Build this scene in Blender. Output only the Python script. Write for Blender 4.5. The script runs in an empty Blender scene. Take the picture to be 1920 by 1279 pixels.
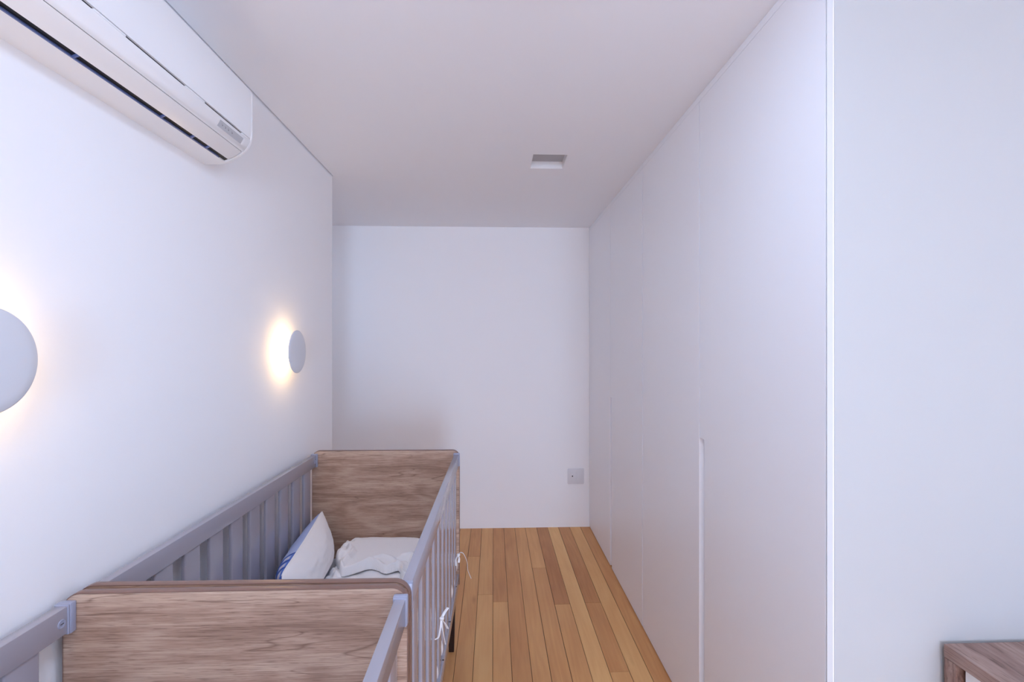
import bpy, bmesh, math, random
from mathutils import Vector, Matrix, noise
random.seed(7)
R = math.radians
scene = bpy.context.scene
COL = scene.collection

# ------------------------------------------------------------------ camera, world, lights, exposure
CAM_H = 1.562
cam_d = bpy.data.cameras.new('camera'); cam = bpy.data.objects.new('camera', cam_d); COL.objects.link(cam)
cam.location = (0, 0, CAM_H)
cam.rotation_euler = (R(90), 0, -math.atan(35 / 917))
cam_d.sensor_width = 36; cam_d.lens = 36 * 917 / 1920
cam_d.shift_y = 5.5 / 1920
cam_d.clip_start = 0.02; cam_d.clip_end = 60
scene.camera = cam
scene.view_settings.view_transform = 'Standard'
scene.view_settings.look = 'None'
scene.view_settings.gamma = 1
scene.view_settings.use_curve_mapping = False
scene.view_settings.exposure = 0.10
scene.cycles.max_bounces = 16
scene.cycles.diffuse_bounces = 12
scene.cycles.glossy_bounces = 6
scene.cycles.sample_clamp_indirect = 6

world = bpy.data.worlds.new('world'); scene.world = world; world.use_nodes = True
world.node_tree.nodes['Background'].inputs[0].default_value = (0.62, 0.76, 1.0, 1)
world.node_tree.nodes['Background'].inputs[1].default_value = 1.0

# room measures (metres); the camera looks along +Y
H = 2.553
XL, XR = -0.952, 1.62          # left wall, right wall of the wider part
XW, YW = 0.82, 1.172           # wardrobe fronts, wall beside the wardrobe
YB = 4.15                      # far wall
YR = -6.5                      # wall behind the camera
YC = 2.93                      # where the left wall ends

def area(name, loc, rot, sx, sy, power, color, spread=180):
    l = bpy.data.lights.new(name, 'AREA'); l.shape = 'RECTANGLE'; l.size = sx; l.size_y = sy
    l.energy = power; l.color = color; l.spread = R(spread)
    o = bpy.data.objects.new(name, l); COL.objects.link(o); o.location = loc; o.rotation_euler = rot
    return o
# daylight through the glass doors behind the camera and the balcony door in the right wall
DAY = (0.77, 1.0, 1.42)
area('daylight_window', (1.06, YR - 0.11, 1.06), (R(90), 0, 0), 0.98, 1.88, 132, DAY)
area('daylight_balcony', (XR + 0.11, -1.15, 1.2), (0, R(90), 0), 2.25, 1.9, 2.5, DAY)
# added fill lamps and globe near the ceiling, above and behind the camera
COOL = (0.78, 1.0, 1.42)
area('ceiling_fill_front', (0.1, 0.98, H - 0.045), (0, 0, 0), 0.40, 0.40, 3.2, COOL)
_g = bpy.data.lights.new('ceiling_fill_globe', 'POINT'); _g.energy = 2.8; _g.color = COOL; _g.shadow_soft_size = 0.10
_o = bpy.data.objects.new('ceiling_fill_globe', _g); COL.objects.link(_o); _o.location = (0.1, 0.80, 2.39)
area('ceiling_fill_rear', (0.1, -0.50, H - 0.045), (0, 0, 0), 0.40, 0.40, 12.0, COOL)
area('hallway_fill_light', (-1.75, 3.3, H - 0.02), (0, 0, 0), 0.3, 0.3, 1.3, COOL)  # added fill round the corner, no real lamp known there

# ------------------------------------------------------------------ materials
def lin(c):
    return tuple(((x / 255) / 12.92 if x / 255 <= 0.04045 else ((x / 255 + 0.055) / 1.055) ** 2.4) for x in c) + (1,)

def mat(name, color, rough=0.6, spec=0.5, bump=0.0, bscale=60, metal=0, coat=0, var=0.0):
    m = bpy.data.materials.new(name); m.use_nodes = True
    nt = m.node_tree; b = nt.nodes['Principled BSDF']
    b.inputs['Base Color'].default_value = lin(color) if max(color) > 1 else tuple(color) + (1,)
    b.inputs['Roughness'].default_value = rough
    b.inputs['Specular IOR Level'].default_value = spec
    b.inputs['Metallic'].default_value = metal
    b.inputs['Coat Weight'].default_value = coat
    tc = nt.nodes.new('ShaderNodeTexCoord'); n = nt.nodes.new('ShaderNodeTexNoise')
    n.inputs['Scale'].default_value = bscale; n.inputs['Detail'].default_value = 4
    nt.links.new(tc.outputs['Object'], n.inputs['Vector'])
    if bump:
        bp = nt.nodes.new('ShaderNodeBump'); bp.inputs['Strength'].default_value = bump
        bp.inputs['Distance'].default_value = 0.002
        nt.links.new(n.outputs['Fac'], bp.inputs['Height']); nt.links.new(bp.outputs['Normal'], b.inputs['Normal'])
    if var:
        base = b.inputs['Base Color'].default_value[:]
        r = nt.nodes.new('ShaderNodeValToRGB')
        r.color_ramp.elements[0].position = 0.3; r.color_ramp.elements[1].position = 0.7
        r.color_ramp.elements[0].color = tuple(x * (1 - var) for x in base[:3]) + (1,)
        r.color_ramp.elements[1].color = tuple(min(1, x * (1 + var)) for x in base[:3]) + (1,)
        nt.links.new(n.outputs['Fac'], r.inputs['Fac']); nt.links.new(r.outputs['Color'], b.inputs['Base Color'])
    return m

def ramp(nt, stops):
    r = nt.nodes.new('ShaderNodeValToRGB')
    e = r.color_ramp.elements
    e[0].position = stops[0][0]; e[0].color = stops[0][1]
    e[1].position = stops[-1][0]; e[1].color = stops[-1][1]
    for p, c in stops[1:-1]:
        x = e.new(p); x.color = c
    return r

def mix(nt, a, b, fac, mode='MIX'):
    m = nt.nodes.new('ShaderNodeMix'); m.data_type = 'RGBA'; m.blend_type = mode
    for s, v in ((m.inputs[0], fac), (m.inputs[6], a), (m.inputs[7], b)):
        if isinstance(v, bpy.types.NodeSocket): nt.links.new(v, s)
        else: s.default_value = v
    return m.outputs[2]

def mth(nt, op, a, b=None, c=None):
    m = nt.nodes.new('ShaderNodeMath'); m.operation = op
    for i, v in enumerate((a, b, c)):
        if v is None: continue
        if isinstance(v, bpy.types.NodeSocket): nt.links.new(v, m.inputs[i])
        else: m.inputs[i].default_value = v
    return m.outputs[0]

def wood_laminate(name, dark, midc, light, rough=0.42, axis=(1.3, 1.3, 9), seed=0.0):
    """grain running along local X (axis gives the stretch)"""
    m = bpy.data.materials.new(name); m.use_nodes = True
    nt = m.node_tree; b = nt.nodes['Principled BSDF']; L = nt.links
    tc = nt.nodes.new('ShaderNodeTexCoord')
    def mapped(s, loc=(0, 0, 0)):
        mp = nt.nodes.new('ShaderNodeMapping'); mp.inputs['Scale'].default_value = s
        mp.inputs['Location'].default_value = (loc[0] + seed, loc[1], loc[2] + seed * 0.7)
        L.new(tc.outputs['Object'], mp.inputs['Vector']); return mp.outputs['Vector']
    def noi(vec, scale, detail=6, dist=0.0, rough_=0.6):
        n = nt.nodes.new('ShaderNodeTexNoise'); n.inputs['Scale'].default_value = scale
        n.inputs['Detail'].default_value = detail; n.inputs['Distortion'].default_value = dist
        n.inputs['Roughness'].default_value = rough_
        L.new(vec, n.inputs['Vector']); return n.outputs['Fac']
    ax = axis
    big = noi(mapped(ax), 1.0, 5, 0.6)
    rings = mth(nt, 'SINE', mth(nt, 'MULTIPLY', noi(mapped((ax[0] * 0.8, ax[1] * .8, ax[2] * 0.55), (3, 0, 5)), 1.0, 2, 0.3), 62.0))
    fine = noi(mapped((ax[0] * 7, ax[1] * 7, ax[2] * 34)), 1.0, 3)
    pores = noi(mapped((ax[0] * 16, ax[1] * 16, ax[2] * 60), (9, 1, 2)), 1.0, 2)
    v = mth(nt, 'ADD', mth(nt, 'MULTIPLY', mth(nt, 'SUBTRACT', big, 0.5), 0.62), mth(nt, 'MULTIPLY', rings, 0.045))
    v = mth(nt, 'ADD', v, 0.5)
    v = mth(nt, 'ADD', v, mth(nt, 'MULTIPLY', mth(nt, 'SUBTRACT', fine, 0.5), 0.42))
    r = ramp(nt, [(0.30, lin(dark)), (0.47, lin(midc)), (0.66, lin(light))]); L.new(v, r.inputs['Fac'])
    pr = ramp(nt, [(0.34, (0.55, 0.5, 0.48, 1)), (0.44, (1, 1, 1, 1))]); L.new(pores, pr.inputs['Fac'])
    col = mix(nt, r.outputs['Color'], pr.outputs['Color'], 0.75, 'MULTIPLY')
    # a few dark cracks running with the grain
    crack = noi(mapped((ax[0] * 0.9, ax[1], ax[2] * 1.6), (1, 4, 7)), 1.0, 2, 0.2)
    c = mth(nt, 'ABSOLUTE', mth(nt, 'SUBTRACT', crack, 0.56))
    cr = ramp(nt, [(0.0, (0.5, 0.43, 0.4, 1)), (0.006, (1, 1, 1, 1))]); L.new(c, cr.inputs['Fac'])
    col = mix(nt, col, cr.outputs['Color'], 0.8, 'MULTIPLY')
    L.new(col, b.inputs['Base Color'])
    b.inputs['Roughness'].default_value = rough
    bp = nt.nodes.new('ShaderNodeBump'); bp.inputs['Strength'].default_value = 0.25; bp.inputs['Distance'].default_value = 0.0008
    L.new(fine, bp.inputs['Height']); L.new(bp.outputs['Normal'], b.inputs['Normal'])
    return m

def plank_material():
    m = bpy.data.materials.new('floor_planks'); m.use_nodes = True
    nt = m.node_tree; b = nt.nodes['Principled BSDF']; L = nt.links
    tc = nt.nodes.new('ShaderNodeTexCoord')
    at = nt.nodes.new('ShaderNodeAttribute'); at.attribute_name = 'tint'; at.attribute_type = 'GEOMETRY'
    sep = nt.nodes.new('ShaderNodeSeparateColor'); L.new(at.outputs['Color'], sep.inputs[0])
    tint, seed = sep.outputs[0], sep.outputs[1]
    off = nt.nodes.new('ShaderNodeCombineXYZ')
    L.new(mth(nt, 'MULTIPLY', seed, 37.0), off.inputs[0]); L.new(mth(nt, 'MULTIPLY', seed, 91.0), off.inputs[1])
    add = nt.nodes.new('ShaderNodeVectorMath'); add.operation = 'ADD'
    L.new(tc.outputs['Object'], add.inputs[0]); L.new(off.outputs[0], add.inputs[1])
    def noi(s, detail=4, dist=0.0):
        mp = nt.nodes.new('ShaderNodeMapping'); mp.inputs['Scale'].default_value = s
        L.new(add.outputs[0], mp.inputs['Vector'])
        n = nt.nodes.new('ShaderNodeTexNoise'); n.inputs['Scale'].default_value = 1; n.inputs['Detail'].default_value = detail
        n.inputs['Distortion'].default_value = dist
        L.new(mp.outputs[0], n.inputs['Vector']); return n.outputs['Fac']
    base = ramp(nt, [(0.0, lin((176, 116, 68))), (0.35, lin((205, 147, 92))), (0.65, lin((222, 168, 108))), (1.0, lin((236, 190, 126)))])
    blotch = noi((9, 1.6, 1), 4, 0.4)
    streak = noi((70, 2.2, 1), 4, 0.3)
    rings = mth(nt, 'SINE', mth(nt, 'MULTIPLY', noi((11, 0.9, 1), 1, 0.2), 46.0))
    v = mth(nt, 'ADD', tint, mth(nt, 'MULTIPLY', mth(nt, 'SUBTRACT', blotch, 0.5), 0.55))
    v = mth(nt, 'ADD', v, mth(nt, 'MULTIPLY', mth(nt, 'SUBTRACT', streak, 0.5), 0.30))
    v = mth(nt, 'ADD', v, mth(nt, 'MULTIPLY', rings, 0.03))
    L.new(v, base.inputs['Fac'])
    knots = nt.nodes.new('ShaderNodeTexVoronoi'); knots.inputs['Scale'].default_value = 1
    mp = nt.nodes.new('ShaderNodeMapping'); mp.inputs['Scale'].default_value = (5.2, 1.7, 0)
    L.new(add.outputs[0], mp.inputs['Vector']); L.new(mp.outputs[0], knots.inputs['Vector'])
    kr = ramp(nt, [(0.0, (0.55, 0.47, 0.42, 1)), (0.05, (0.78, 0.72, 0.68, 1)), (0.11, (1, 1, 1, 1))]); L.new(knots.outputs['Distance'], kr.inputs['Fac'])
    col = mix(nt, base.outputs['Color'], kr.outputs['Color'], 0.55, 'MULTIPLY')
    L.new(col, b.inputs['Base Color'])
    b.inputs['Roughness'].default_value = 0.45
    b.inputs['Specular IOR Level'].default_value = 0.35
    bp = nt.nodes.new('ShaderNodeBump'); bp.inputs['Strength'].default_value = 0.15; bp.inputs['Distance'].default_value = 0.0006
    L.new(streak, bp.inputs['Height']); L.new(bp.outputs['Normal'], b.inputs['Normal'])
    return m

def plaid_material():
    """pillow back: plain periwinkle, checked blue band on the near half (UV u runs along the pillow)"""
    m = bpy.data.materials.new('pillow_back_cloth'); m.use_nodes = True
    nt = m.node_tree; b = nt.nodes['Principled BSDF']; L = nt.links
    uv = nt.nodes.new('ShaderNodeUVMap'); sp = nt.nodes.new('ShaderNodeSeparateXYZ'); L.new(uv.outputs[0], sp.inputs[0])
    u, v = sp.outputs[0], sp.outputs[1]
    def cell(x, n):
        f = mth(nt, 'FRACT', mth(nt, 'MULTIPLY', x, n))
        return mth(nt, 'ABSOLUTE', mth(nt, 'SUBTRACT', f, 0.5))     # 0 centre .. 0.5 border
    cu, cv = cell(u, 10.0), cell(v, 5.0)
    mx = mth(nt, 'MAXIMUM', cu, cv)
    r = ramp(nt, [(0.0, lin((232, 178, 150))), (0.07, lin((228, 224, 232))), (0.20, lin((205, 212, 238))), (0.28, lin((98, 138, 215))), (0.42, lin((78, 116, 205))), (0.47, lin((40, 58, 140)))])
    r.color_ramp.interpolation = 'LINEAR'
    L.new(mx, r.inputs['Fac'])
    plain = lin((176, 194, 238))
    sel = mth(nt, 'LESS_THAN', u, 0.31)
    L.new(mix(nt, plain, r.outputs['Color'], sel), b.inputs['Base Color'])
    b.inputs['Roughness'].default_value = 0.85
    return m

M = {}
M['wall'] = mat('wall_paint', (0.93, 0.93, 0.935), 0.75, 0.3, bump=0.12, bscale=90)
M['wall_dimmed'] = mat('wall_paint_dimmed', (0.55, 0.57, 0.575), 0.6, 0.35, bump=0.05, bscale=60)  # wall paint darkened to offset the strong light falling on this wall
M['ceiling'] = mat('ceiling_paint', (0.91, 0.925, 0.95), 0.85, 0.2, bump=0.05, bscale=60)
M['lacquer'] = mat('white_lacquer', (0.89, 0.895, 0.915), 0.38, 0.4, bump=0.02, bscale=8)
M['dark_gap'] = mat('dark_gap', (0.05, 0.04, 0.035), 0.8)
M['plank'] = plank_material()
M['crib_wood'] = wood_laminate('crib_oak_laminate', (134, 104, 86), (175, 144, 124), (208, 182, 160))
M['crib_band'] = mat('crib_edge_band', (128, 98, 86), 0.3, 0.5, var=0.05, bscale=20)
M['crib_leg'] = mat('crib_leg_stain', (34, 16, 14), 0.4)
M['grey'] = mat('grey_paint', (164, 161, 170), 0.13, 0.6, bump=0.02, bscale=30)
M['grey_cap'] = mat('grey_plastic', (160, 164, 184), 0.3, 0.5)
M['white_plastic'] = mat('white_plastic', (0.88, 0.88, 0.88), 0.3, 0.45)
M['plate'] = mat('plate_plastic', (0.74, 0.74, 0.76), 0.4, 0.4)
M['black'] = mat('black_plastic', (0.01, 0.01, 0.014), 0.5)
M['blue_metal'] = mat('slot_metal', (0.12, 0.16, 0.34), 0.3, 0.6)
M['badge'] = mat('badge_grey', (0.50, 0.51, 0.53), 0.35)
M['badge_ink'] = mat('badge_ink', (0.12, 0.12, 0.14), 0.5)
M['cloth'] = mat('white_cloth', (0.93, 0.92, 0.92), 0.95, 0.1, bump=0.35, bscale=420)
M['terry'] = mat('white_terry', (0.93, 0.92, 0.92), 0.95, 0.1, bump=0.6, bscale=500)
M['sheet'] = mat('sheet_cloth', (0.62, 0.66, 0.72), 0.95, 0.1, bump=0.2, bscale=300)
M['pillow_back'] = plaid_material()
M['shade'] = mat('shade_paint', (0.70, 0.71, 0.74), 0.38, 0.4)
M['dresser_wood'] = wood_laminate('dresser_oak_laminate', (112, 84, 74), (140, 112, 102), (168, 142, 130), 0.5, (9, 1.3, 9), 4.0)
M['dresser_wood_v'] = wood_laminate('dresser_oak_upright', (112, 82, 70), (140, 110, 98), (168, 142, 130), 0.5, (9, 9, 1.3), 8.0)
M['lamp_face'] = mat('lamp_face_grey', (0.48, 0.48, 0.50), 0.5)
M['end_strip'] = mat('end_strip_lacquer', (0.70, 0.72, 0.73), 0.4)
M['alu'] = mat('aluminium', (0.6, 0.6, 0.62), 0.35, 0.5, metal=0.8)
def emit(name, color, strength):
    m = bpy.data.materials.new(name); m.use_nodes = True; b = m.node_tree.nodes['Principled BSDF']
    b.inputs['Base Color'].default_value = (0.9, 0.85, 0.75, 1)
    b.inputs['Emission Color'].default_value = color + (1,); b.inputs['Emission Strength'].default_value = strength
    tc = m.node_tree.nodes.new('ShaderNodeTexCoord')
    return m
M['lamp_glow'] = emit('lamp_diffuser', (1.0, 0.64, 0.27), 17.0)

# ------------------------------------------------------------------ mesh helpers
class MB:
    def __init__(s): s.bm = bmesh.new()
    def box(s, lo, hi, bev=0.0, seg=2, mi=0):
        x0, y0, z0 = lo; x1, y1, z1 = hi
        vs = [s.bm.verts.new(p) for p in ((x0, y0, z0), (x1, y0, z0), (x1, y1, z0), (x0, y1, z0), (x0, y0, z1), (x1, y0, z1), (x1, y1, z1), (x0, y1, z1))]
        fs = [s.bm.faces.new([vs[i] for i in f]) for f in ((0, 3, 2, 1), (4, 5, 6, 7), (0, 1, 5, 4), (1, 2, 6, 5), (2, 3, 7, 6), (3, 0, 4, 7))]
        for f in fs: f.material_index = mi
        if bev:
            es = list({e for f in fs for e in f.edges})
            r = bmesh.ops.bevel(s.bm, geom=es, offset=bev, segments=seg, affect='EDGES', profile=0.5)
            for f in r['faces']: f.material_index = mi
        return s
    def prism(s, pts, a0, a1, axis='y', mi=0, bev=0.0, seg=2):
        """polygon pts in the plane across axis, extruded from a0 to a1"""
        def v(p, a):
            return {'y': (p[0], a, p[1]), 'x': (a, p[0], p[1]), 'z': (p[0], p[1], a)}[axis]
        A = [s.bm.verts.new(v(p, a0)) for p in pts]; B = [s.bm.verts.new(v(p, a1)) for p in pts]
        n = len(pts); side = []
        fa = s.bm.faces.new(A); fb = s.bm.faces.new(B[::-1])
        for i in range(n):
            f = s.bm.faces.new((A[i], B[i], B[(i + 1) % n], A[(i + 1) % n])); side.append(f)
        for f in side + [fa, fb]: f.material_index = mi
        if bev:
            es = list(fa.edges) + list(fb.edges)
            r = bmesh.ops.bevel(s.bm, geom=es, offset=bev, segments=seg, affect='EDGES', profile=0.5)
            for f in r['faces']: f.material_index = mi
        return s
    def lathe(s, prof, origin, axis='x', n=64, mi=0, closed=True):
        """prof: (along axis, radius) pairs"""
        rings = []
        ox, oy, oz = origin
        for a, r in prof:
            ring = []
            if r < 1e-6:
                p = {'x': (ox + a, oy, oz), 'y': (ox, oy + a, oz), 'z': (ox, oy, oz + a)}[axis]
                ring = [s.bm.verts.new(p)]
            else:
                for k in range(n):
                    t = 2 * math.pi * k / n; c_, s_ = r * math.cos(t), r * math.sin(t)
                    p = {'x': (ox + a, oy + c_, oz + s_), 'y': (ox + s_, oy + a, oz + c_), 'z': (ox + c_, oy + s_, oz + a)}[axis]
                    ring.append(s.bm.verts.new(p))
            rings.append(ring)
        for A, B in zip(rings, rings[1:]):
            for k in range(n):
                k2 = (k + 1) % n
                if len(A) == 1 and len(B) == 1: break
                if len(A) == 1: f = s.bm.faces.new((A[0], B[k], B[k2]))
                elif len(B) == 1: f = s.bm.faces.new((A[k], B[0], A[k2]))
                else: f = s.bm.faces.new((A[k], B[k], B[k2], A[k2]))
                f.material_index = mi
        return s
    def tube(s, pts, r, n=8, flat=1.0, mi=0):
        pts = [Vector(p) for p in pts]; rings = []
        up = Vector((0.13, 0.05, 1)).normalized()
        for i, p in enumerate(pts):
            t = (pts[min(i + 1, len(pts) - 1)] - pts[max(i - 1, 0)]).normalized()
            a = t.cross(up)
            if a.length < 1e-3: a = t.cross(Vector((1, 0, 0)))
            a.normalize(); b = t.cross(a).normalized()
            rr = r[i] if isinstance(r, (list, tuple)) else r
            rings.append([s.bm.verts.new(p + a * rr * math.cos(2 * math.pi * k / n) + b * rr * flat * math.sin(2 * math.pi * k / n)) for k in range(n)])
        for A, B in zip(rings, rings[1:]):
            for k in range(n): s.bm.faces.new((A[k], A[(k + 1) % n], B[(k + 1) % n], B[k])).material_index = mi
        s.bm.faces.new(rings[0][::-1]); s.bm.faces.new(rings[-1])
        return s
    def build(s, name, mats, parent=None, smooth=30, loc=None, normals=True):
        if normals: bmesh.ops.recalc_face_normals(s.bm, faces=s.bm.faces)
        me = bpy.data.meshes.new(name); s.bm.to_mesh(me); s.bm.free()
        for m in (mats if isinstance(mats, (list, tuple)) else [mats]): me.materials.append(m)
        if smooth:
            me.polygons.foreach_set('use_smooth', [True] * len(me.polygons))
            if smooth < 180: me.set_sharp_from_angle(angle=R(smooth))
        o = bpy.data.objects.new(name, me); COL.objects.link(o)
        if parent: o.parent = parent
        if loc: o.location = loc
        return o

def tag(o, label=None, cat=None, group=None, kind=None):
    if label: o['label'] = label
    if cat: o['category'] = cat
    if group: o['group'] = group
    if kind: o['kind'] = kind
    return o
def empty(name, loc, rz=0):
    o = bpy.data.objects.new(name, None); COL.objects.link(o); o.location = loc; o.rotation_euler = (0, 0, rz)
    o.empty_display_size = 0.1
    return o
def copy_tree(o, parent=None):
    c = o.copy(); COL.objects.link(c)
    if parent: c.parent = parent
    for ch in [x for x in COL.objects if x.parent == o]:
        copy_tree(ch, c)
    return c
def rounded(x0, z0, x1, z1, r, n=8, corners=(1, 1, 1, 1)):
    """rounded rectangle, ccw from bottom-left; corners: bl, br, tr, tl"""
    out = []
    cs = ((x0, z0, 180, corners[0]), (x1, z0, 270, corners[1]), (x1, z1, 0, corners[2]), (x0, z1, 90, corners[3]))
    for (x, z, a0, on) in cs:
        if not on: out.append((x, z)); continue
        rr = r * on
        cx = x + rr if x == x0 else x - rr; cz = z + rr if z == z0 else z - rr
        for k in range(n + 1):
            a = R(a0 + 90 * k / n); out.append((cx + rr * math.cos(a), cz + rr * math.sin(a)))
    return out

# ------------------------------------------------------------------ the room
T = 0.12
def struct(o, label=None): tag(o, label=label, kind='structure'); return o

struct(MB().box((XL - T, YR - T, 0), (XL, YC, H + 0.06)).build('wall_left', M['wall'], smooth=0))
struct(MB().box((-2.1, YC - T, 0), (XL - T, YC, H + 0.06)).build('wall_recess_front', M['wall'], smooth=0))
struct(MB().box((-2.1 - T, YC - T, 0), (-2.1, YB + T, H + 0.06)).build('wall_recess_side', M['wall'], smooth=0))
struct(MB().box((-2.1, YB, 0), (XW + 0.62, YB + T, H + 0.06)).build('wall_back', M['wall'], smooth=0))
struct(MB().box((XW + 0.019, YW, 0), (XR + T, YW + 0.02, H + 0.06)).build('wall_beside_wardrobe', M['wall_dimmed'], smooth=0))
struct(MB().box((XW + 0.62, YW + 0.02, 0), (XW + 0.70, YB + T, H + 0.06)).build('wall_behind_wardrobe', M['wall'], smooth=0))
# right wall with the balcony doorway (Y -2.1..-0.2, Z 0..2.3)
b = MB()
b.box((XR, -0.20, 0), (XR + T, YW, H + 0.06)); b.box((XR, YR, 0), (XR + T, -2.10, H + 0.06)); b.box((XR, -2.10, 2.32), (XR + T, -0.20, H + 0.06))
struct(b.build('wall_right', M['wall'], smooth=0))
b = MB()
b.box((XR + 0.03, -2.10, 2.28), (XR + 0.09, -0.20, 2.32)); b.box((XR + 0.03, -2.10, 0), (XR + 0.09, -2.06, 2.28)); b.box((XR + 0.03, -0.24, 0), (XR + 0.09, -0.20, 2.28))
b.box((XR + 0.03, -2.06, 0.0), (XR + 0.09, -0.24, 0.015))
struct(b.build('door_1', M['white_plastic'], smooth=0))
# rear wall with a glass door opening whose upper part is covered (X 0.56..1.56, Z 0.12..2.0)
b = MB()
b.box((XL - T, YR - T, 0), (0.56, YR, H + 0.06)); b.box((1.56, YR - T, 0), (XR + T, YR, H + 0.06))
b.box((0.56, YR - T, 0), (1.56, YR, 0.10)); b.box((0.56, YR - T, 2.02), (1.56, YR, H + 0.06))
struct(b.build('wall_rear', M['wall'], smooth=0))
b = MB()
for lo, hi in (((0.56, 0.10), (1.56, 0.13)), ((0.56, 1.99), (1.56, 2.02)), ((0.56, 0.13), (0.59, 1.99)), ((1.53, 0.13), (1.56, 1.99))):
    b.box((lo[0], YR - 0.08, lo[1]), (hi[0], YR - 0.03, hi[1]))
struct(b.build('window_1', M['white_plastic'], smooth=0))

# ceiling slab with the narrow shadow gap along the left wall and the square opening of the recessed lamp
HX0, HX1, HY0, HY1 = 0.206, 0.392, 2.550, 2.752
b = MB()
XG = XL + 0.009
b.box((XG, YR - T, H), (HX0, YC, H + 0.035)); b.box((-2.1 - T, YC, H), (HX0, YB + T, H + 0.035))
b.box((HX1, YR - T, H), (XR + T, YB + T, H + 0.035))
b.box((HX0, YR - T, H), (HX1, HY0, H + 0.035)); b.box((HX0, HY1, H), (HX1, YB + T, H + 0.035))
b.box((-2.1 - T, YR - T, H + 0.036), (HX0 - 0.02, YB + T, H + 0.06)); b.box((HX1 + 0.02, YR - T, H + 0.036), (XR + T, YB + T, H + 0.06))
struct(b.build('ceiling', M['ceiling'], smooth=0))

# floor: planks along Y, one mesh
edges_x = [-0.187, -0.097, -0.003, 0.088, 0.182, 0.271, 0.367, 0.461, 0.553, 0.649, 0.741, 0.832]
left = []; x = edges_x[0]
while x > -2.3: x -= 0.0925; left.append(x)
right = []; x = edges_x[-1]
while x < XR + 0.1: x += 0.0925; right.append(x)
xs = left[::-1] + edges_x + right; i0 = len(left)
known = {0: [(YR, .5), (3.6, .35)], 1: [(YR, .72), (3.05, .55)], 2: [(YR, .58), (2.962, .30)], 3: [(YR, .40), (1.3, .36)], 4: [(YR, .60), (1.6, .52)],
         5: [(YR, .50), (1.7, .46), (3.4, .56)], 6: [(YR, .52), (2.921, .12)], 7: [(YR, .86), (1.9, .84)], 8: [(YR, .62), (2.308, .34), (2.93, .26)],
         9: [(YR, .70), (2.0, .74)], 10: [(YR, .45), (2.2, .42)], -1: [(YR, .2), (1.9, .45)]}
bm = bmesh.new(); tint = bm.loops.layers.float_color.new('tint')
rnd = random.Random(3)
for i in range(len(xs) - 1):
    k = i - i0; x0, x1 = xs[i], xs[i + 1]
    if k in known: segs = known[k]
    else:
        segs = []; y = YR - rnd.random()
        while y < YB: segs.append((y, rnd.uniform(.2, .8))); y += rnd.uniform(0.9, 1.9)
    for j, (y0, tv) in enumerate(segs):
        y1 = segs[j + 1][0] if j + 1 < len(segs) else YB + 0.05
        g = 0.0007 if rnd.random() < .6 else 0.0012; c = 0.0009
        sd = rnd.random()
        A = [bm.verts.new(p) for p in ((x0 + g, y0 + .0004, -0.003), (x1 - g, y0 + .0004, -0.003), (x1 - g, y1 - .0004, -0.003), (x0 + g, y1 - .0004, -0.003))]
        B = [bm.verts.new(p) for p in ((x0 + g + c, y0 + .0008, 0), (x1 - g - c, y0 + .0008, 0), (x1 - g - c, y1 - .0008, 0), (x0 + g + c, y1 - .0008, 0))]
        fs = [bm.faces.new(B)] + [bm.faces.new((A[q], A[(q + 1) % 4], B[(q + 1) % 4], B[q])) for q in range(4)]
        for f in fs:
            for l in f.loops: l[tint] = (tv, sd, 0, 1)
f = bm.faces.new([bm.verts.new(p) for p in ((-2.3, YR - T, -0.0031), (XR + T, YR - T, -0.0031), (XR + T, YB + T, -0.0031), (-2.3, YB + T, -0.0031))]); f.material_index = 1
me = bpy.data.meshes.new('floor'); bm.to_mesh(me); bm.free(); me.materials.append(M['plank']); me.materials.append(M['dark_gap'])
fl = bpy.data.objects.new('floor', me); COL.objects.link(fl); struct(fl)

# ------------------------------------------------------------------ recessed ceiling lamp (off)
root = empty('recessed_ceiling_light', (0.299, 2.651, H + 0.030))
tag(root, 'small square recessed downlight, unlit, sunk into the white ceiling', 'ceiling light')
hx, hy = (HX1 - HX0) / 2 - 0.0005, (HY1 - HY0) / 2 - 0.0005
b = MB(); t = 0.003
b.box((-hx, -hy, -0.0285), (-hx + t, hy, 0.05)); b.box((hx - t, -hy, -0.0285), (hx, hy, 0.05))
b.box((-hx + t, hy - t, -0.0285), (hx - t, hy, 0.05)); b.box((-hx + t, -hy, -0.0285), (hx - t, -hy + t, 0.05))
b.build('housing', M['white_plastic'], root, smooth=0)
b = MB().box((-hx + t, -hy + t, 0.008), (hx - t, hy - t, 0.014)); b.build('diffuser', M['lamp_face'], root, smooth=0)

# bodies for the two added fill lamps set at the top (both unseen)
for (yy, rr_, lab) in ((0.98, 0.29, 'added round white fill lamp, unseen, just above the picture'), (-0.50, 0.29, 'added round white fill lamp, unseen, behind the camera')):
    root = empty('ceiling_fill_lamp', (0.1, yy, H)); tag(root, lab, 'ceiling lamp', 'added fill lamps')
    MB().lathe([(0, 0), (0, rr_), (-0.030, rr_), (-0.034, rr_ - 0.004), (-0.034, 0)], (0, 0, 0), 'z', 48).build('fill_lamp_body', M['white_plastic'], root)

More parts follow.
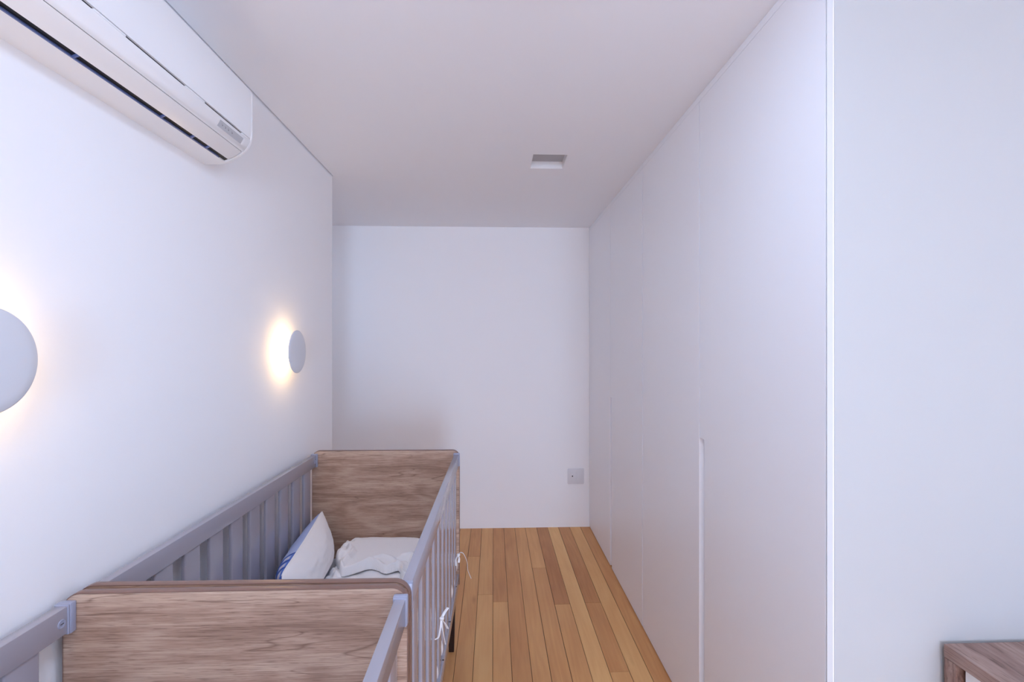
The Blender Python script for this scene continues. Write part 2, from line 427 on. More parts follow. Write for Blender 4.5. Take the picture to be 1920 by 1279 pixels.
# ------------------------------------------------------------------ wardrobes (two double-door units)
def wardrobe(y0, y1, label):
    """y0 near, y1 far; doors face -X; a finger-pull is cut where the two doors meet"""
    ym = (y0 + y1) / 2
    root = empty('wardrobe', (XW, ym, 0)); tag(root, label, 'wardrobe', 'white built-in wardrobe units along the right side')
    d = 0.020; by = (y1 - y0) / 2
    MB().box((d + 0.004, -by + 0.001, 0.06), (0.60, by - 0.001, 2.525)).build('carcass', M['lacquer'], root, smooth=0)
    MB().box((0.030, -by + 0.001, 0.0), (0.60, by - 0.001, 0.058)).build('plinth', M['dark_gap'], root, smooth=0)
    MB().box((0.0, -by + 0.0005, 2.528), (0.05, by - 0.0005, H - 0.0005)).build('top_filler', M['lacquer'], root, smooth=0)
    # far door: plain, its leading edge shows beside the pull; near door: cut back below 1.19 m
    zt, zb, zp = 2.5274, 0.007, 1.19
    MB().box((0, 0.0028, zb), (d, by - 0.004, zt), 0.0008, 1).build('door', M['lacquer'], root, smooth=0)
    c = 0.044
    pts = [(-by + 0.004, zb), (-0.0028 - c, zb), (-0.0028 - c, zp), (-0.0028, zp), (-0.0028, zt), (-by + 0.004, zt)]
    MB().prism(pts, 0, d, 'x', bev=0.0008, seg=1).build('door', M['lacquer'], root, smooth=0)
    MB().box((d + 0.0002, -0.006 - c, zb), (d + 0.0038, 0.004, zp)).build('finger_pull', M['lacquer'], root, smooth=0)
    return root
wardrobe(2.662, 4.149, 'far white handleless wardrobe unit with two tall doors, against the back wall')
wardrobe(YW + 0.002, 2.660, 'near white handleless wardrobe unit with two tall doors, beside the wall that faces the camera')
b = MB().box((XW - 0.001, YW - 0.002, 0.0), (XW + 0.0135, YW + 0.0005, H - 0.001), 0.0006, 1)
e = b.build('wardrobe_end_panel', M['end_strip'], smooth=0)
tag(e, 'narrow white vertical end strip closing the wardrobe beside the wall', 'wardrobe trim')
struct(MB().box((XW + 0.0135, YW + 0.0015, 0.0), (XW + 0.019, YW + 0.006, H)).build('trim_1', M['wall'], smooth=0))

# ------------------------------------------------------------------ socket plate on the back wall
root = empty('wall_socket', (0.703, YB, 0.434)); tag(root, 'grey-white square socket plate low on the back wall beside the wardrobe', 'wall socket')
b = MB().prism(rounded(-0.070, -0.066, 0.070, 0.066, 0.008), -0.007, 0, 'y', bev=0.002); b.build('cover_plate', M['plate'], root)
b = MB().prism(rounded(-0.048, -0.045, -0.003, 0.040, 0.003), -0.0085, -0.0065, 'y', bev=0.0006); o = b.build('socket_insert', M['plate'], root)
MB().lathe([(-0.0100, 0), (-0.0100, 0.0055), (-0.008, 0.0055)], (-0.030, 0, 0.002), 'y', 20).build('cable_hole', M['black'], o)
b = MB().prism(rounded(0.002, -0.045, 0.050, 0.040, 0.003), -0.0085, -0.0065, 'y', bev=0.0006); b.build('blank_insert', M['plate'], root)


# ------------------------------------------------------------------ wall lamps
def sconce():
    root = empty('wall_lamp', (XL, 0, 0))
    MB().lathe([(0, 0), (0, 0.040), (0.010, 0.040), (0.010, 0)], (0, 0, 0), 'x', 48).build('wall_base', M['white_plastic'], root)
    MB().lathe([(0.0101, 0), (0.0101, 0.045), (0.014, 0.050), (0.052, 0.054), (0.056, 0.050), (0.056, 0)], (0, 0, 0), 'x', 48).build('diffuser', M['lamp_glow'], root)
    MB().lathe([(0.0562, 0), (0.0562, 0.022), (0.0605, 0.022), (0.0605, 0)], (0, 0, 0), 'x', 32).build('spacer', M['white_plastic'], root)
    r = 0.097
    prof = [(0.060, 0), (0.061, 0.070), (0.062, r - 0.002), (0.0635, r), (0.066, r - 0.0004), (0.0675, r - 0.003), (0.070, 0.075), (0.0715, 0.04), (0.072, 0)]
    MB().lathe(prof, (0, 0, 0), 'x', 96).build('lamp_shade', M['shade'], root, smooth=60)
    return root
s1 = sconce(); s1.location = (XL, 2.250, 1.527)
tag(s1, 'lit round disc wall lamp above the crib, near the end of the left wall', 'wall lamp', 'round disc wall lamps')
s2 = copy_tree(s1); s2.location = (XL, 0.890, 1.532)
tag(s2, 'lit round disc wall lamp under the air conditioner, cut by the left picture edge', 'wall lamp', 'round disc wall lamps')

# ------------------------------------------------------------------ air conditioner
AY0, AY1 = 0.86, 1.65
root = empty('air_conditioner', (XL, (AY0 + AY1) / 2, 2.153)); tag(root, 'white split air conditioner mounted high on the left wall', 'air conditioner')
hl = (AY1 - AY0) / 2
def L_(X, Z): return (X - XL, Z - 2.153)
# outline of the body, wall -> underside -> front -> top
under = [L_(-0.952, 2.153), L_(-0.889, 2.1545)]
# underside curve up to the front edge
curve = [(-0.889, 2.1545), (-0.872, 2.1605), (-0.846, 2.1735), (-0.828, 2.186), (-0.814, 2.199), (-0.805, 2.213), (-0.799, 2.2255), (-0.7955, 2.236)]
def on_curve(ratio):
    for (x0, z0), (x1, z1) in zip(curve, curve[1:]):
        f0, f1 = x0 + ratio * (z0 - CAM_H), x1 + ratio * (z1 - CAM_H)
        if f0 == 0 or (f0 < 0) != (f1 < 0):
            t = f0 / (f0 - f1); return (x0 + t * (x1 - x0), z0 + t * (z1 - z0))
    raise ValueError(ratio)
S0, S1 = on_curve(1.474), on_curve(1.440)          # air slot
F1 = on_curve(1.306); D1 = on_curve(1.196)         # louvre edge, front panel edge
def sub(a, b_):
    return [a] + [p for p in curve if a[0] < p[0] < b_[0]] + [b_]
def inset(pts, d):
    out = []
    for i, p in enumerate(pts):
        a = Vector(pts[max(i - 1, 0)]); c = Vector(pts[min(i + 1, len(pts) - 1)]); t = (c - a).normalized()
        n = Vector((-t.y, t.x)); out.append((p[0] + n.x * d, p[1] + n.y * d))
    return out
def strip(pts, y0, y1, thick, bev=0.0):
    poly = [L_(*p) for p in pts] + [L_(*p) for p in inset(pts, thick)][::-1]
    return MB().prism(poly, y0, y1, 'y', bev=bev, seg=1)
top = [(-0.803, 2.400), (-0.820, 2.418), (-0.850, 2.430), (-0.952, 2.430)]
# core: dark inner body 4 mm inside the shell
core = inset(curve, 0.006) + [(-0.803, 2.236)] + [(-0.803, 2.39), (-0.83, 2.42), (-0.951, 2.425), (-0.951, 2.158)]
MB().prism([L_(*p) for p in core], -hl + 0.004, hl - 0.004).build('inner_body', M['black'], root, smooth=0)
# lower shell (rear underside) up to the slot
a = [(-0.952, 2.153), (-0.889, 2.1545)] + sub((-0.889, 2.1545), S0)[1:]
strip(a, -hl + 0.012, hl - 0.012, 0.007, 0.0006).build('lower_shell', M['white_plastic'], root, smooth=40)
# slot lip in bluish metal and vertical vanes
strip([S0, ((S0[0] * 4 + S1[0]) / 5, (S0[1] * 4 + S1[1]) / 5)], -hl + 0.02, hl - 0.05, 0.006).build('slot_lip', M['blue_metal'], root, smooth=0)
for yv in (1.054, 1.324, 1.452, 1.527):
    mb = MB(); yv -= (AY0 + AY1) / 2
    p = [L_(S0[0], S0[1] + 0.0005), L_(S1[0], S1[1] + 0.0005), L_(S1[0], S1[1] + 0.02), L_(S0[0], S0[1] + 0.02)]
    mb.prism(p, yv, yv + 0.004, 'y').build('vane', M['blue_metal'], root, smooth=0)
# louvre, display band, front panel
g = 0.0016
fl_pts = sub((S1[0] + g * .8, S1[1] + g * .6), (F1[0] - g * .5, F1[1] - g * .8))
strip(fl_pts, -hl + 0.03, hl - 0.020, 0.005, 0.0005).build('louvre', M['white_plastic'], root, smooth=40)
db = sub(F1, (D1[0], D1[1] - 0.0006))
strip(db, -hl + 0.012, hl - 0.012, 0.006, 0.0004).build('display_band', M['white_plastic'], root, smooth=40)
# end caps close the profile at both ends
full = [(-0.952, 2.153)] + curve + [(-0.794, 2.250), (-0.794, 2.386)] + top
for s_ in (1, -1):
    y0, y1 = (hl - 0.012, hl) if s_ > 0 else (-hl, -hl + 0.012)
    MB().prism([L_(*p) for p in full], y0, y1, 'y', bev=0.0025, seg=2).build('end_cap', M['white_plastic'], root, smooth=40)
fp = [(D1[0] + 0.0010, D1[1] + 0.0058), (-0.794, 2.250), (-0.794, 2.386)] + top
poly = [L_(*p) for p in fp] + [L_(-0.952, 2.416), L_(-0.855, 2.416), L_(-0.806, 2.386), L_(-0.806, D1[1] + 0.0058)]
MB().prism(poly, -hl + 0.013, hl - 0.013, 'y', bev=0.0006, seg=1).build('front_panel', M['white_plastic'], root, smooth=40)
# raised tabs that narrow the gap under the front panel
for (ya, yb_) in ((1.009, 1.093), (1.302, 1.384), (1.586, 1.637)):
    q = L_(D1[0] - 0.003, D1[1] - 0.0004)
    c_ = (AY0 + AY1) / 2
    MB().box((q[0] - 0.004, ya - c_, q[1]), (q[0] + 0.0035, yb_ - c_, q[1] + 0.0044)).build('panel_tab', M['white_plastic'], root, smooth=0)
# grey signal badge with small marks, on the display band
r0, r1 = on_curve(1.262), on_curve(1.214)
off = (0.0004, -0.0006)
p0, p1 = (r0[0] + off[0], r0[1] + off[1]), (r1[0] + off[0], r1[1] + off[1])
c_ = (AY0 + AY1) / 2
badge = strip([p0, p1], 1.468 - c_, 1.600 - c_, 0.002).build('signal_badge', M['badge'], root, smooth=0)
mbk = MB()
def on_badge(v, y, s_, w):
    x_ = p0[0] + (p1[0] - p0[0]) * v; z_ = p0[1] + (p1[1] - p0[1]) * v
    dx, dz = (p1[0] - p0[0]), (p1[1] - p0[1]); L0 = math.hypot(dx, dz); nx, nz = dz / L0 * .0003, -dx / L0 * .0003
    hx_, hz_ = dx / L0 * s_, dz / L0 * s_
    q = [L_(x_ - hx_ + nx, z_ - hz_ + nz), L_(x_ + hx_ + nx, z_ + hz_ + nz), L_(x_ + hx_ - nx, z_ + hz_ - nz), L_(x_ - hx_ - nx, z_ - hz_ - nz)]
    mbk.prism(q, y - c_, y - c_ + w, 'y')
for y in (1.486, 1.503, 1.519, 1.540):
    on_badge(.50, y, 0.0016, 0.0026); on_badge(.62, y - 0.004, 0.0010, 0.0018)
mbk.build('signal_marks', M['badge_ink'], badge, smooth=0)
strip([p0, p1], 1.604 - c_, 1.611 - c_, 0.002).build('receiver_window', M['white_plastic'], root, smooth=0)

# ------------------------------------------------------------------ crib
CW, CL = 0.746, 1.400          # width across X, length along Y, both outside
ZT, ZB = 1.020, 0.325          # end panel
def crib():
    root = empty('crib', (0, 0, 0))
    t = 0.018; hw, hl = CW / 2, CL / 2
    for s_ in (1, -1):
        y0 = s_ * hl - (t if s_ > 0 else 0); y1 = y0 + t
        # laminate core and the brown edge band that wraps it
        inn = rounded(-hw + 0.0018, ZB + 0.0018, hw - 0.0018, ZT - 0.0018, 0.036, corners=(.35, .35, 1, 1))
        out = rounded(-hw, ZB, hw, ZT, 0.038, corners=(.35, .35, 1, 1))
        pn = MB().prism(inn, y0, y1, 'y').build('end_panel', M['crib_wood'], root, smooth=30)
        mb = MB(); n = len(out)
        ya, yb2 = y0 - 0.0006, y1 + 0.0006
        prof = [(0.0022, ya), (0.0006, ya), (0.0, ya + 0.0012)] + [(0.0, yb2 - 0.0012), (0.0006, yb2), (0.0022, yb2)]
        ringv = []
        for (d, y) in prof:
            rr = rounded(-hw + d, ZB + d, hw - d, ZT - d, 0.038 - d, corners=(.35, .35, 1, 1))
            ringv.append([mb.bm.verts.new((p[0], y, p[1])) for p in rr])
        for A, B in zip(ringv, ringv[1:]):
            for k in range(n): mb.bm.faces.new((A[k], A[(k + 1) % n], B[(k + 1) % n], B[k]))
        tag(mb.build('edge_band', M['crib_band'], pn, smooth=30), 'plain brown edge band')
    xr = hw - 0.015            # centre line of the side frames
    for s_ in (1, -1):
        xc = s_ * xr; w = 0.0125
        yi = hl - t
        MB().box((xc - w, -yi + 0.001, ZT - 0.076), (xc + w, yi - 0.001, ZT - 0.018), 0.0025, 2).build('top_rail', M['grey'], root)
        MB().box((xc - w, -yi + 0.001, 0.338), (xc + w, yi - 0.001, 0.388), 0.0025, 2).build('bottom_rail', M['grey'], root)
        for k in range(10):
            ya = -yi + 0.076 + k * 0.1265
            MB().prism(rounded(xc - 0.0065, ya, xc + 0.0065, ya + 0.0735, 0.004, 4), 0.386, ZT - 0.074, 'z').build('slat', M['grey'], root)
        for e_ in (1, -1):
            ye = e_ * yi
            y0, y1 = (ye - 0.016, ye) if e_ > 0 else (ye, ye + 0.016)
            br = MB().box((xc - w - 0.0035, y0, ZT - 0.080), (xc + w + 0.0035, y1, ZT - 0.014), 0.003, 2)
            br = br.build('rail_bracket', M['grey_cap'], root)
            yl = y0 - 0.004 if e_ > 0 else y1
            MB().box((xc - w - 0.0022, yl, ZT - 0.0785), (xc + w + 0.0022, yl + 0.004, ZT - 0.0155), 0.001, 1).build('bracket_lip', M['grey_cap'], br)
            # slotted screw cover on the inner face of the rail
            xi = xc - s_ * w; yc = ye - e_ * 0.034
            prof = [(0, 0), (0, 0.0095), (-s_ * 0.0016, 0.0088), (-s_ * 0.0016, 0.0065), (-s_ * 0.0011, 0.0058), (-s_ * 0.0011, 0)]
            sc = MB().lathe(prof, (xi, yc, ZT - 0.048), 'x', 24).build('screw_cover', M['grey_cap'], root)
            MB().box((xi - s_ * 0.0016 - 0.0006, yc - 0.004, ZT - 0.0486), (xi - s_ * 0.0016 + 0.0004, yc + 0.004, ZT - 0.0474)).build('screw_slot', M['dark_gap'], sc, smooth=0)
            # small dowel caps under the outer side of the bottom rail
        xo = xc + s_ * w
        for yk in (-0.55, -0.25, 0.0, 0.25, 0.55):
            MB().lathe([(0.0012, 0), (0.0012, 0.0035), (0, 0.0042)], (xc + s_ * 0.009, yk, 0.3876), 'z', 12).build('screw_cap', M['dark_gap'], root)
        for e_ in (1, -1):
            # tapering leg, splayed a little outward along Y
            yt = e_ * (hl - 0.035)
            mb = MB(); rings = []
            for (z, hwid, dy) in ((0.34, 0.021, 0.0), (0.10, 0.0155, 0.006), (0.0, 0.0125, 0.010)):
                cx = s_ * (hw - 0.040); cy = yt + e_ * dy
                rings.append([mb.bm.verts.new((cx + a * hwid, cy + c * hwid, z)) for a, c in ((-1, -1), (1, -1), (1, 1), (-1, 1))])
            for A, B in zip(rings, rings[1:]):
                for q in range(4): mb.bm.faces.new((A[q], A[(q + 1) % 4], B[(q + 1) % 4], B[q]))
            mb.bm.faces.new(rings[0]); mb.bm.faces.new(rings[-1][::-1])
            mb.build('leg', M['crib_leg'], root, smooth=0)
    MB().box((-xr + 0.0126, -hl + t + 0.001, 0.345), (xr - 0.0126, hl - t - 0.001, 0.362)).build('mattress_base', M['grey'], root, smooth=0)
    return root
ROT = -math.atan(0.017 / 1.4)
far = crib()
far.location = (-0.5620 + 0.0085, 1.129 + CL / 2, 0); far.rotation_euler = (0, 0, ROT)
tag(far, 'grey crib with brown wooden ends holding a pillow and blanket, against the left wall', 'crib', 'grey cribs with wooden end panels')
near = copy_tree(far)
near.location = (-0.5630, 1.117 - CL / 2, 0); near.rotation_euler = (0, 0, 0)
tag(near, 'grey crib with its pale wooden end panel nearest the camera, cut by the picture bottom', 'crib', 'grey cribs with wooden end panels')

# everything lying in the far crib is placed in room coordinates
def mattress(cx, cy, rz, label):
    mb = MB().box((-0.320, -0.675, 0), (0.318, 0.675, 0.12), 0.02, 4)
    o = mb.build('mattress', M['sheet'], loc=(cx, cy, 0.3625)); o.rotation_euler = (0, 0, rz)
    tag(o, label, 'mattress', 'crib mattresses'); 
    return o
mattress(far.location.x, far.location.y, ROT, 'pale crib mattress lying under the crumpled blanket')
mattress(near.location.x, near.location.y, 0, 'crib mattress in the crib nearest the camera')

# bumper pad behind the open side slats, bulging out between them
def bumper():
    bm = bmesh.new()
    y0, y1, z0, z1 = -0.66, 0.66, 0.0, 0.225
    ny, nz = 420, 26
    xin = -0.014
    rr = random.Random(5); amp = [rr.uniform(0.010, 0.022) for _ in range(12)]; cen = [rr.uniform(0.045, 0.085) for _ in range(12)]
    def outx(y, z):
        k = (y + 0.682 - 0.076) / 0.1265; i = math.floor(k); fr = (k - i) * 0.1265
        s_ = 0.0
        if fr > 0.0755:
            u = (fr - 0.0755) / 0.049; j = int(max(0, min(11, i + 1)))
            s_ = amp[j] * math.sin(math.pi * min(1, max(0, u))) ** .8 * math.exp(-((z - cen[j]) / 0.055) ** 2)
        e_ = max(0.0, 1 - ((z - 0.1125) / 0.1125) ** 6) ** .5
        return 0.002 + 0.008 * e_ + s_ * e_
    F = [[bm.verts.new((outx(y0 + (y1 - y0) * i / ny, z1 * j / nz), y0 + (y1 - y0) * i / ny, z1 * j / nz)) for j in range(nz + 1)] for i in range(ny + 1)]
    G = [[bm.verts.new((xin * max(0.05, 1 - ((2 * j / nz) - 1) ** 6) ** .5, y0 + (y1 - y0) * i / ny, z1 * j / nz)) for j in range(nz + 1)] for i in range(ny + 1)]
    for i in range(ny):
        for j in range(nz):
            bm.faces.new((F[i][j], F[i + 1][j], F[i + 1][j + 1], F[i][j + 1])); bm.faces.new((G[i][j], G[i][j + 1], G[i + 1][j + 1], G[i + 1][j]))
        bm.faces.new((F[i][0], G[i][0], G[i + 1][0], F[i + 1][0])); bm.faces.new((F[i][nz], F[i + 1][nz], G[i + 1][nz], G[i][nz]))
    for i in (0, ny):
        for j in range(nz): bm.faces.new((F[i][j], F[i][j + 1], G[i][j + 1], G[i][j]))
    mb = MB(); mb.bm.free(); mb.bm = bm
    return mb.build('bumper_pad', M['cloth'], smooth=60)
bp_ = bumper()
bp_.location = (far.location.x + 0.3355 , far.location.y, 0.372); bp_.rotation_euler = (0, 0, ROT)
tag(bp_, 'white padded crib bumper behind the slats, tied with white ribbons', 'crib bumper')
def ribbon(pts, w, name='ribbon'):
    """flat ribbon through pts given in bumper coordinates"""
    P = [Vector(p) for p in pts]
    # catmull-rom
    Q = []
    for i in range(len(P) - 1):
        a, b_, c, d = P[max(i - 1, 0)], P[i], P[i + 1], P[min(i + 2, len(P) - 1)]
        for k in range(6):
            t = k / 6; Q.append(0.5 * ((2 * b_) + (c - a) * t + (2 * a - 5 * b_ + 4 * c - d) * t * t + (3 * b_ - a - 3 * c + d) * t ** 3))
    Q.append(P[-1])
    return MB().tube(Q, w, 8, 0.28).build(name, M['cloth'], bp_, smooth=60)
# coordinates below: x outwards from the pad, y along the crib, z up from the pad's bottom
XS = 0.0365   # outer face of the slats
yb1, zb1 = 1.694 - far.location.y, 0.614 - 0.372
MB().lathe([(-0.006, 0.001), (-0.003, 0.007), (0.004, 0.008), (0.007, 0.001)], (XS + 0.006, yb1, zb1), 'z', 12).build('knot', M['cloth'], bp_, smooth=60)
ribbon([(XS + .004, yb1, zb1), (XS + .012, yb1 + .02, zb1 + .010), (XS + .022, yb1 + .045, zb1 + .014)], 0.005)
ribbon([(XS + .004, yb1, zb1), (XS + .016, yb1 + .01, zb1 - .022), (XS + .022, yb1 + .03, zb1 - .05)], 0.006)
ribbon([(XS + .004, yb1, zb1), (XS + .010, yb1 - .004, zb1 - .04), (XS + .018, yb1 - .002, zb1 - .085)], 0.006)
ribbon([(XS + .004, yb1, zb1), (XS + .004, yb1 - .03, zb1 - .018), (XS + .002, yb1 - .07, zb1 - .022), (XS - .012, yb1 - .085, zb1 - .02)], 0.003)
yb2, zb2 = 2.40 - far.location.y, 0.530 - 0.372
MB().lathe([(-0.006, 0.001), (-0.003, 0.008), (0.004, 0.008), (0.007, 0.001)], (XS + 0.004, yb2, zb2), 'z', 12).build('knot', M['cloth'], bp_, smooth=60)
ribbon([(XS + .002, yb2, zb2), (XS + .014, yb2, zb2 + .012), (XS + .030, yb2, zb2 + .004), (XS + .046, yb2, zb2 - .035), (XS + .050, yb2, zb2 - .075), (XS + .066, yb2, zb2 - .115)], 0.0045)
ribbon([(XS + .002, yb2, zb2), (XS + .008, yb2 - .004, zb2 - .012), (XS + .006, yb2 - .008, zb2 - .034)], 0.005)
ribbon([(XS + .002, yb2, zb2), (XS - .004, yb2 - .05, zb2 - .002), (XS + .0, yb2 - .09, zb2 - .012)], 0.0035)

# pillow leaning on the wall-side slats
def pillow():
    TF, TN = Vector((-0.858, 2.475, 0.733)), Vector((-0.775, 1.80, 0.720))
    BF, BN = Vector((-0.775, 2.40, 0.520)), Vector((-0.730, 1.78, 0.520))
    c = (TF + TN + BF + BN) / 4
    TF, TN, BF, BN = TF - c, TN - c, BF - c, BN - c
    nrm = (TF - TN).cross(TN - BN).normalized()
    if nrm.x < 0: nrm = -nrm                   # towards the room
    nu, nv = 90, 50
    bm = bmesh.new(); uvl = bm.loops.layers.uv.new('UVMap')
    def pt(i, j, side):
        u, v = 2 * i / nu - 1, 2 * j / nv - 1                 # u: -1 near .. 1 far, v: -1 bottom .. 1 top
        pu = u * (1 - 0.05 * (1 - v * v)); pv = v * (1 - 0.07 * (1 - u * u))
        pu *= 1 - 0.035 * abs(v) ** 14; pv *= 1 - 0.07 * abs(u) ** 14
        p = BN.lerp(BF, (pu + 1) / 2).lerp(TN.lerp(TF, (pu + 1) / 2), (pv + 1) / 2)
        th = ((1 - abs(u) ** 2.6) ** 0.62) * ((1 - abs(v) ** 2.2) ** 0.62 if side > 0 else (1 - abs(v) ** 3.2) ** 0.5)
        w = 0.006 * noise.noise(Vector((u * 2.2, v * 2.2, 3.1 + side))) + 0.0035 * noise.noise(Vector((u * 6, v * 5, 9 + side)))
        k = 0.062 if side > 0 else 0.088
        return p + nrm * side * (k * th + w * th)
    for side in (1, -1):
        V = [[bm.verts.new(pt(i, j, side)) for j in range(nv + 1)] for i in range(nu + 1)]
        AL = []
        for i in range(nu + 1):
            d = 0.0; row = [0.0]
            for j in range(nv, 0, -1):
                d += (V[i][j].co - V[i][j - 1].co).length; row.append(d / 0.30)
            AL.append(row[::-1])
        for i in range(nu):
            for j in range(nv):
                f = bm.faces.new((V[i][j], V[i + 1][j], V[i + 1][j + 1], V[i][j + 1]))
                f.material_index = 0 if side > 0 else 1
                for l, (a, b_) in zip(f.loops, ((i, j), (i + 1, j), (i + 1, j + 1), (i, j + 1))): l[uvl].uv = (a / nu, AL[a][b_])
    bmesh.ops.remove_doubles(bm, verts=bm.verts, dist=0.0005)
    mb = MB(); mb.bm.free(); mb.bm = bm
    o = mb.build('pillow', [M['cloth'], M['pillow_back']], loc=c + Vector((0.005, 0, 0.004)), smooth=180)
    tag(o, 'white pillow with a blue checked back, leaning on the wall-side crib slats', 'pillow')
    # welt along the top and far seam
    pts = []
    for i in range(0, 61):
        u = -1 + 2 * i / 60; pu = u * 0.965; pv = (1 - 0.07 * (1 - u * u)) * (1 - 0.07 * abs(u) ** 14); pts.append(BN.lerp(BF, (pu + 1) / 2).lerp(TN.lerp(TF, (pu + 1) / 2), (pv + 1) / 2))
    for i in range(1, 41):
        v = 1 - 2 * i / 40; pu = (1 - 0.05 * (1 - v * v)) * (1 - 0.035 * abs(v) ** 14); pts.append(BN.lerp(BF, (pu + 1) / 2).lerp(TN.lerp(TF, (pu + 1) / 2), (v * 0.93 + 1) / 2))
    MB().tube(pts, 0.0022, 6).build('seam', M['cloth'], o, smooth=60)
    return o
pillow()

# blanket: a crumpled lower layer and a folded upper layer, both solid height fields
def poly_dist(x, y, P):
    """signed distance, positive inside"""
    d = 1e9; ins = False; n = len(P)
    for i in range(n):
        ax, ay = P[i]; bx, by = P[(i + 1) % n]
        ex, ey = bx - ax, by - ay; t = max(0, min(1, ((x - ax) * ex + (y - ay) * ey) / (ex * ex + ey * ey)))
        d = min(d, math.hypot(x - ax - t * ex, y - ay - t * ey))
        if (ay > y) != (by > y) and x < (bx - ax) * (y - ay) / (by - ay) + ax: ins = not ins
    return d if ins else -d
def line_dist(x, y, L):
    d = 1e9
    for (ax, ay), (bx, by) in zip(L, L[1:]):
        ex, ey = bx - ax, by - ay; t = max(0, min(1, ((x - ax) * ex + (y - ay) * ey) / (ex * ex + ey * ey)))
        d = min(d, math.hypot(x - ax - t * ex, y - ay - t * ey))
    return d
def smooth_poly(P, it=2):
    for _ in range(it):
        Q = []
        for i in range(len(P)):
            a, b_ = P[i], P[(i + 1) % len(P)]
            Q += [(a[0] * .75 + b_[0] * .25, a[1] * .75 + b_[1] * .25), (a[0] * .25 + b_[0] * .75, a[1] * .25 + b_[1] * .75)]
        P = Q
    return P
def field(name, x0, x1, y0, y1, step, fn, zfloor, mat_, parent=None):
    """closed solid: top from fn(x,y) (None = outside), straight sides down to zfloor"""
    nx, ny = int((x1 - x0) / step), int((y1 - y0) / step)
    Z = [[fn(x0 + i * step, y0 + j * step) for j in range(ny + 1)] for i in range(nx + 1)]
    bm = bmesh.new(); V = {}
    def v(i, j):
        if (i, j) not in V: V[(i, j)] = bm.verts.new((x0 + i * step, y0 + j * step, Z[i][j]))
        return V[(i, j)]
    for i in range(nx):
        for j in range(ny):
            q = ((i, j), (i + 1, j), (i + 1, j + 1), (i, j + 1))
            if all(Z[a][c] is not None for a, c in q): bm.faces.new([v(a, c) for a, c in q])
    be = [e for e in bm.edges if e.is_boundary]; low = {}
    for e in be:
        for w in e.verts:
            if w not in low: low[w] = bm.verts.new((w.co.x, w.co.y, zfloor))
        bm.faces.new((e.verts[0], e.verts[1], low[e.verts[1]], low[e.verts[0]]))
    mb = MB(); mb.bm.free(); mb.bm = bm
    return mb.build(name, mat_, parent, smooth=180)
ZM = 0.4825
def n2(x, y, s, o): return noise.noise(Vector((x * s, y * s, o)))
hem = [(-0.725, 2.475), (-0.745, 2.43), (-0.758, 2.37), (-0.730, 2.310), (-0.700, 2.275), (-0.700, 2.235), (-0.672, 2.205), (-0.628, 2.235), (-0.575, 2.285), (-0.535, 2.268), (-0.505, 2.240), (-0.482, 2.228),
       (-0.455, 2.245), (-0.435, 2.262), (-0.418, 2.235), (-0.412, 2.180), (-0.385, 2.140), (-0.345, 2.138), (-0.312, 2.165), (-0.262, 2.150), (-0.245, 2.25), (-0.262, 2.36), (-0.330, 2.452), (-0.395, 2.492), (-0.55, 2.496), (-0.66, 2.496)]
hemS = smooth_poly(hem, 2)
lower_poly = smooth_poly([(-0.765, 1.75), (-0.24, 1.75), (-0.24, 2.30), (-0.30, 2.40), (-0.60, 2.45), (-0.74, 2.45), (-0.765, 2.2)])
def lower(x, y):
    d = poly_dist(x, y, lower_poly)
    if d < -0.004: return None
    e_ = min(1, max(0, d) / 0.05); sh = math.sqrt(max(0, 1 - (1 - e_) ** 2))
    z = ZM + 0.001 + 0.030 * sh
    z += sh * (0.010 * n2(x, y, 7, 1) + 0.007 * n2(x * .6 + y * .5, y, 16, 2))
    # crumple beside the pillow
    w = math.exp(-((x + 0.72) / 0.06) ** 2)
    z += sh * w * (0.050 * abs(n2(x, y, 20, 5)) + 0.022 * abs(n2(x, y, 42, 6)))
    if poly_dist(x, y, hemS) > 0.012: z = min(z, ZM + 0.0395)
    return z
low_o = field('bed_sheet', -0.78, -0.22, 1.74, 2.44, 0.005, lower, ZM + 0.0005, M['terry'])
tag(low_o, 'rumpled white sheet spread on the crib mattress beneath the folded blanket', 'sheet')

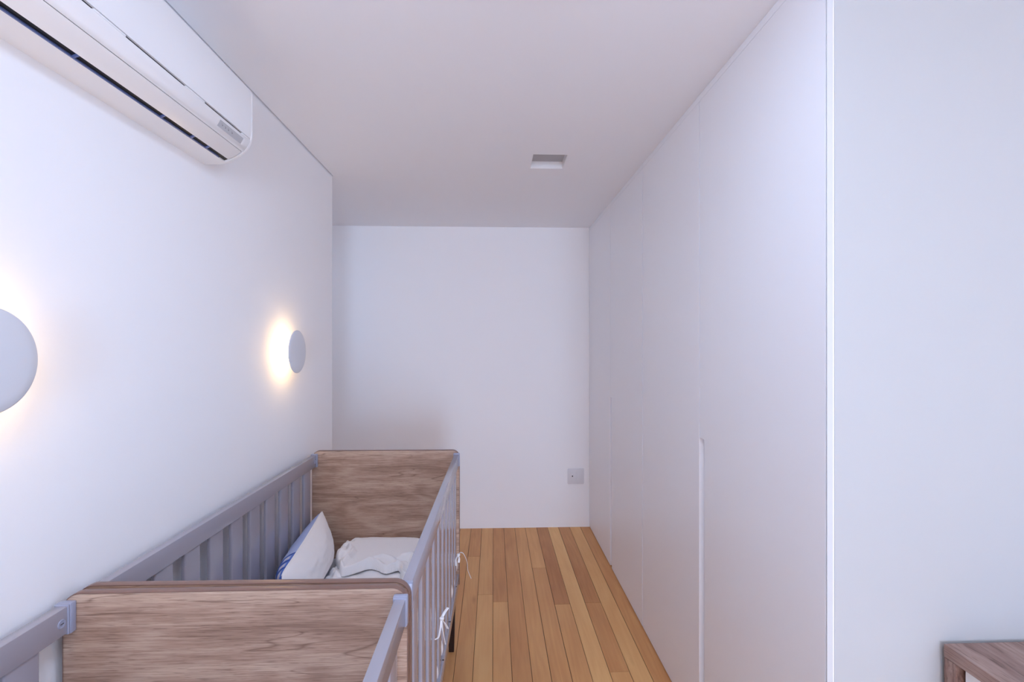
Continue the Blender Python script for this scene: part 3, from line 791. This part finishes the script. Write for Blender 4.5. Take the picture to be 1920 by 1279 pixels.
front_edge = [(-0.690, 2.225), (-0.672, 2.205), (-0.628, 2.235), (-0.575, 2.285), (-0.535, 2.268), (-0.505, 2.240), (-0.482, 2.228), (-0.455, 2.245), (-0.437, 2.258), (-0.418, 2.230), (-0.412, 2.185), (-0.388, 2.146), (-0.345, 2.142), (-0.314, 2.168)]
rope2 = [(-0.560, 2.300), (-0.520, 2.322), (-0.480, 2.305), (-0.445, 2.275)]
rope3 = [(-0.690, 2.235), (-0.672, 2.290), (-0.668, 2.350), (-0.700, 2.400)]
rope4 = [(-0.425, 2.315), (-0.385, 2.325), (-0.362, 2.29), (-0.350, 2.22), (-0.345, 2.16)]
pit = [(-0.440, 2.292), (-0.400, 2.296), (-0.378, 2.270)]
def upper(x, y):
    d = poly_dist(x, y, hemS)
    if d < -0.003: return None
    r_ = 0.013; e_ = min(1, max(0, d) / r_); sh = math.sqrt(max(0, 1 - (1 - e_) ** 2))
    far_rise = 0.036 * max(0, min(1, (y - 2.24) / 0.22))
    z = ZM + 0.041 + (0.030 + far_rise) * sh
    z += 0.022 * math.exp(-(line_dist(x, y, front_edge) / 0.012) ** 2) * sh
    z += 0.011 * math.exp(-(line_dist(x, y, rope2) / 0.009) ** 2) * sh
    z += 0.026 * math.exp(-(line_dist(x, y, rope3) / 0.012) ** 2) * sh
    z += 0.014 * math.exp(-(line_dist(x, y, rope4) / 0.013) ** 2) * sh
    z -= 0.034 * math.exp(-(line_dist(x, y, pit) / 0.009) ** 2) * sh
    z += sh * 0.005 * n2(x, y, 9, 11)
    w = math.exp(-((x + 0.72) / 0.04) ** 2)
    z += sh * w * (0.022 * n2(x, y, 26, 4) + 0.012 * n2(x, y, 50, 8))
    return z
up_o = field('blanket', -0.78, -0.23, 2.11, 2.51, 0.0035, upper, ZM + 0.0405, M['terry'])
tag(up_o, 'white fleece blanket folded double at the far end of the crib', 'blanket')

# ------------------------------------------------------------------ dresser in the lower right corner
DX, DY1, DZ = 1.105, 1.160, 0.826
dl, dd = 0.80, XR - DX - 0.004
root = empty('dresser', (DX, DY1, 0)); tag(root, 'brown oak-effect dresser with white drawers in the lower right corner', 'dresser')
MB().box((0, -dl, DZ - 0.031), (dd, 0, DZ), 0.0008, 1).build('top', M['dresser_wood'], root, smooth=0)
for y0 in (-dl, -0.031):
    MB().box((0.0015, y0, 0.0), (dd, y0 + 0.031, DZ - 0.0325), 0.0006, 1).build('side_panel', M['dresser_wood_v'], root, smooth=0)
MB().box((dd - 0.012, -dl + 0.032, 0.03), (dd - 0.002, -0.032, DZ - 0.033)).build('back_panel', M['dresser_wood_v'], root, smooth=0)
MB().box((0.03, -dl + 0.032, 0.02), (dd - 0.013, -0.032, 0.05)).build('bottom_panel', M['dresser_wood_v'], root, smooth=0)
for k in range(4):
    z0 = 0.056 + k * 0.184
    MB().box((0.018, -dl + 0.036, z0), (0.036, -0.037, z0 + 0.178), 0.0012, 1).build('drawer', M['white_plastic'], root, smooth=0)
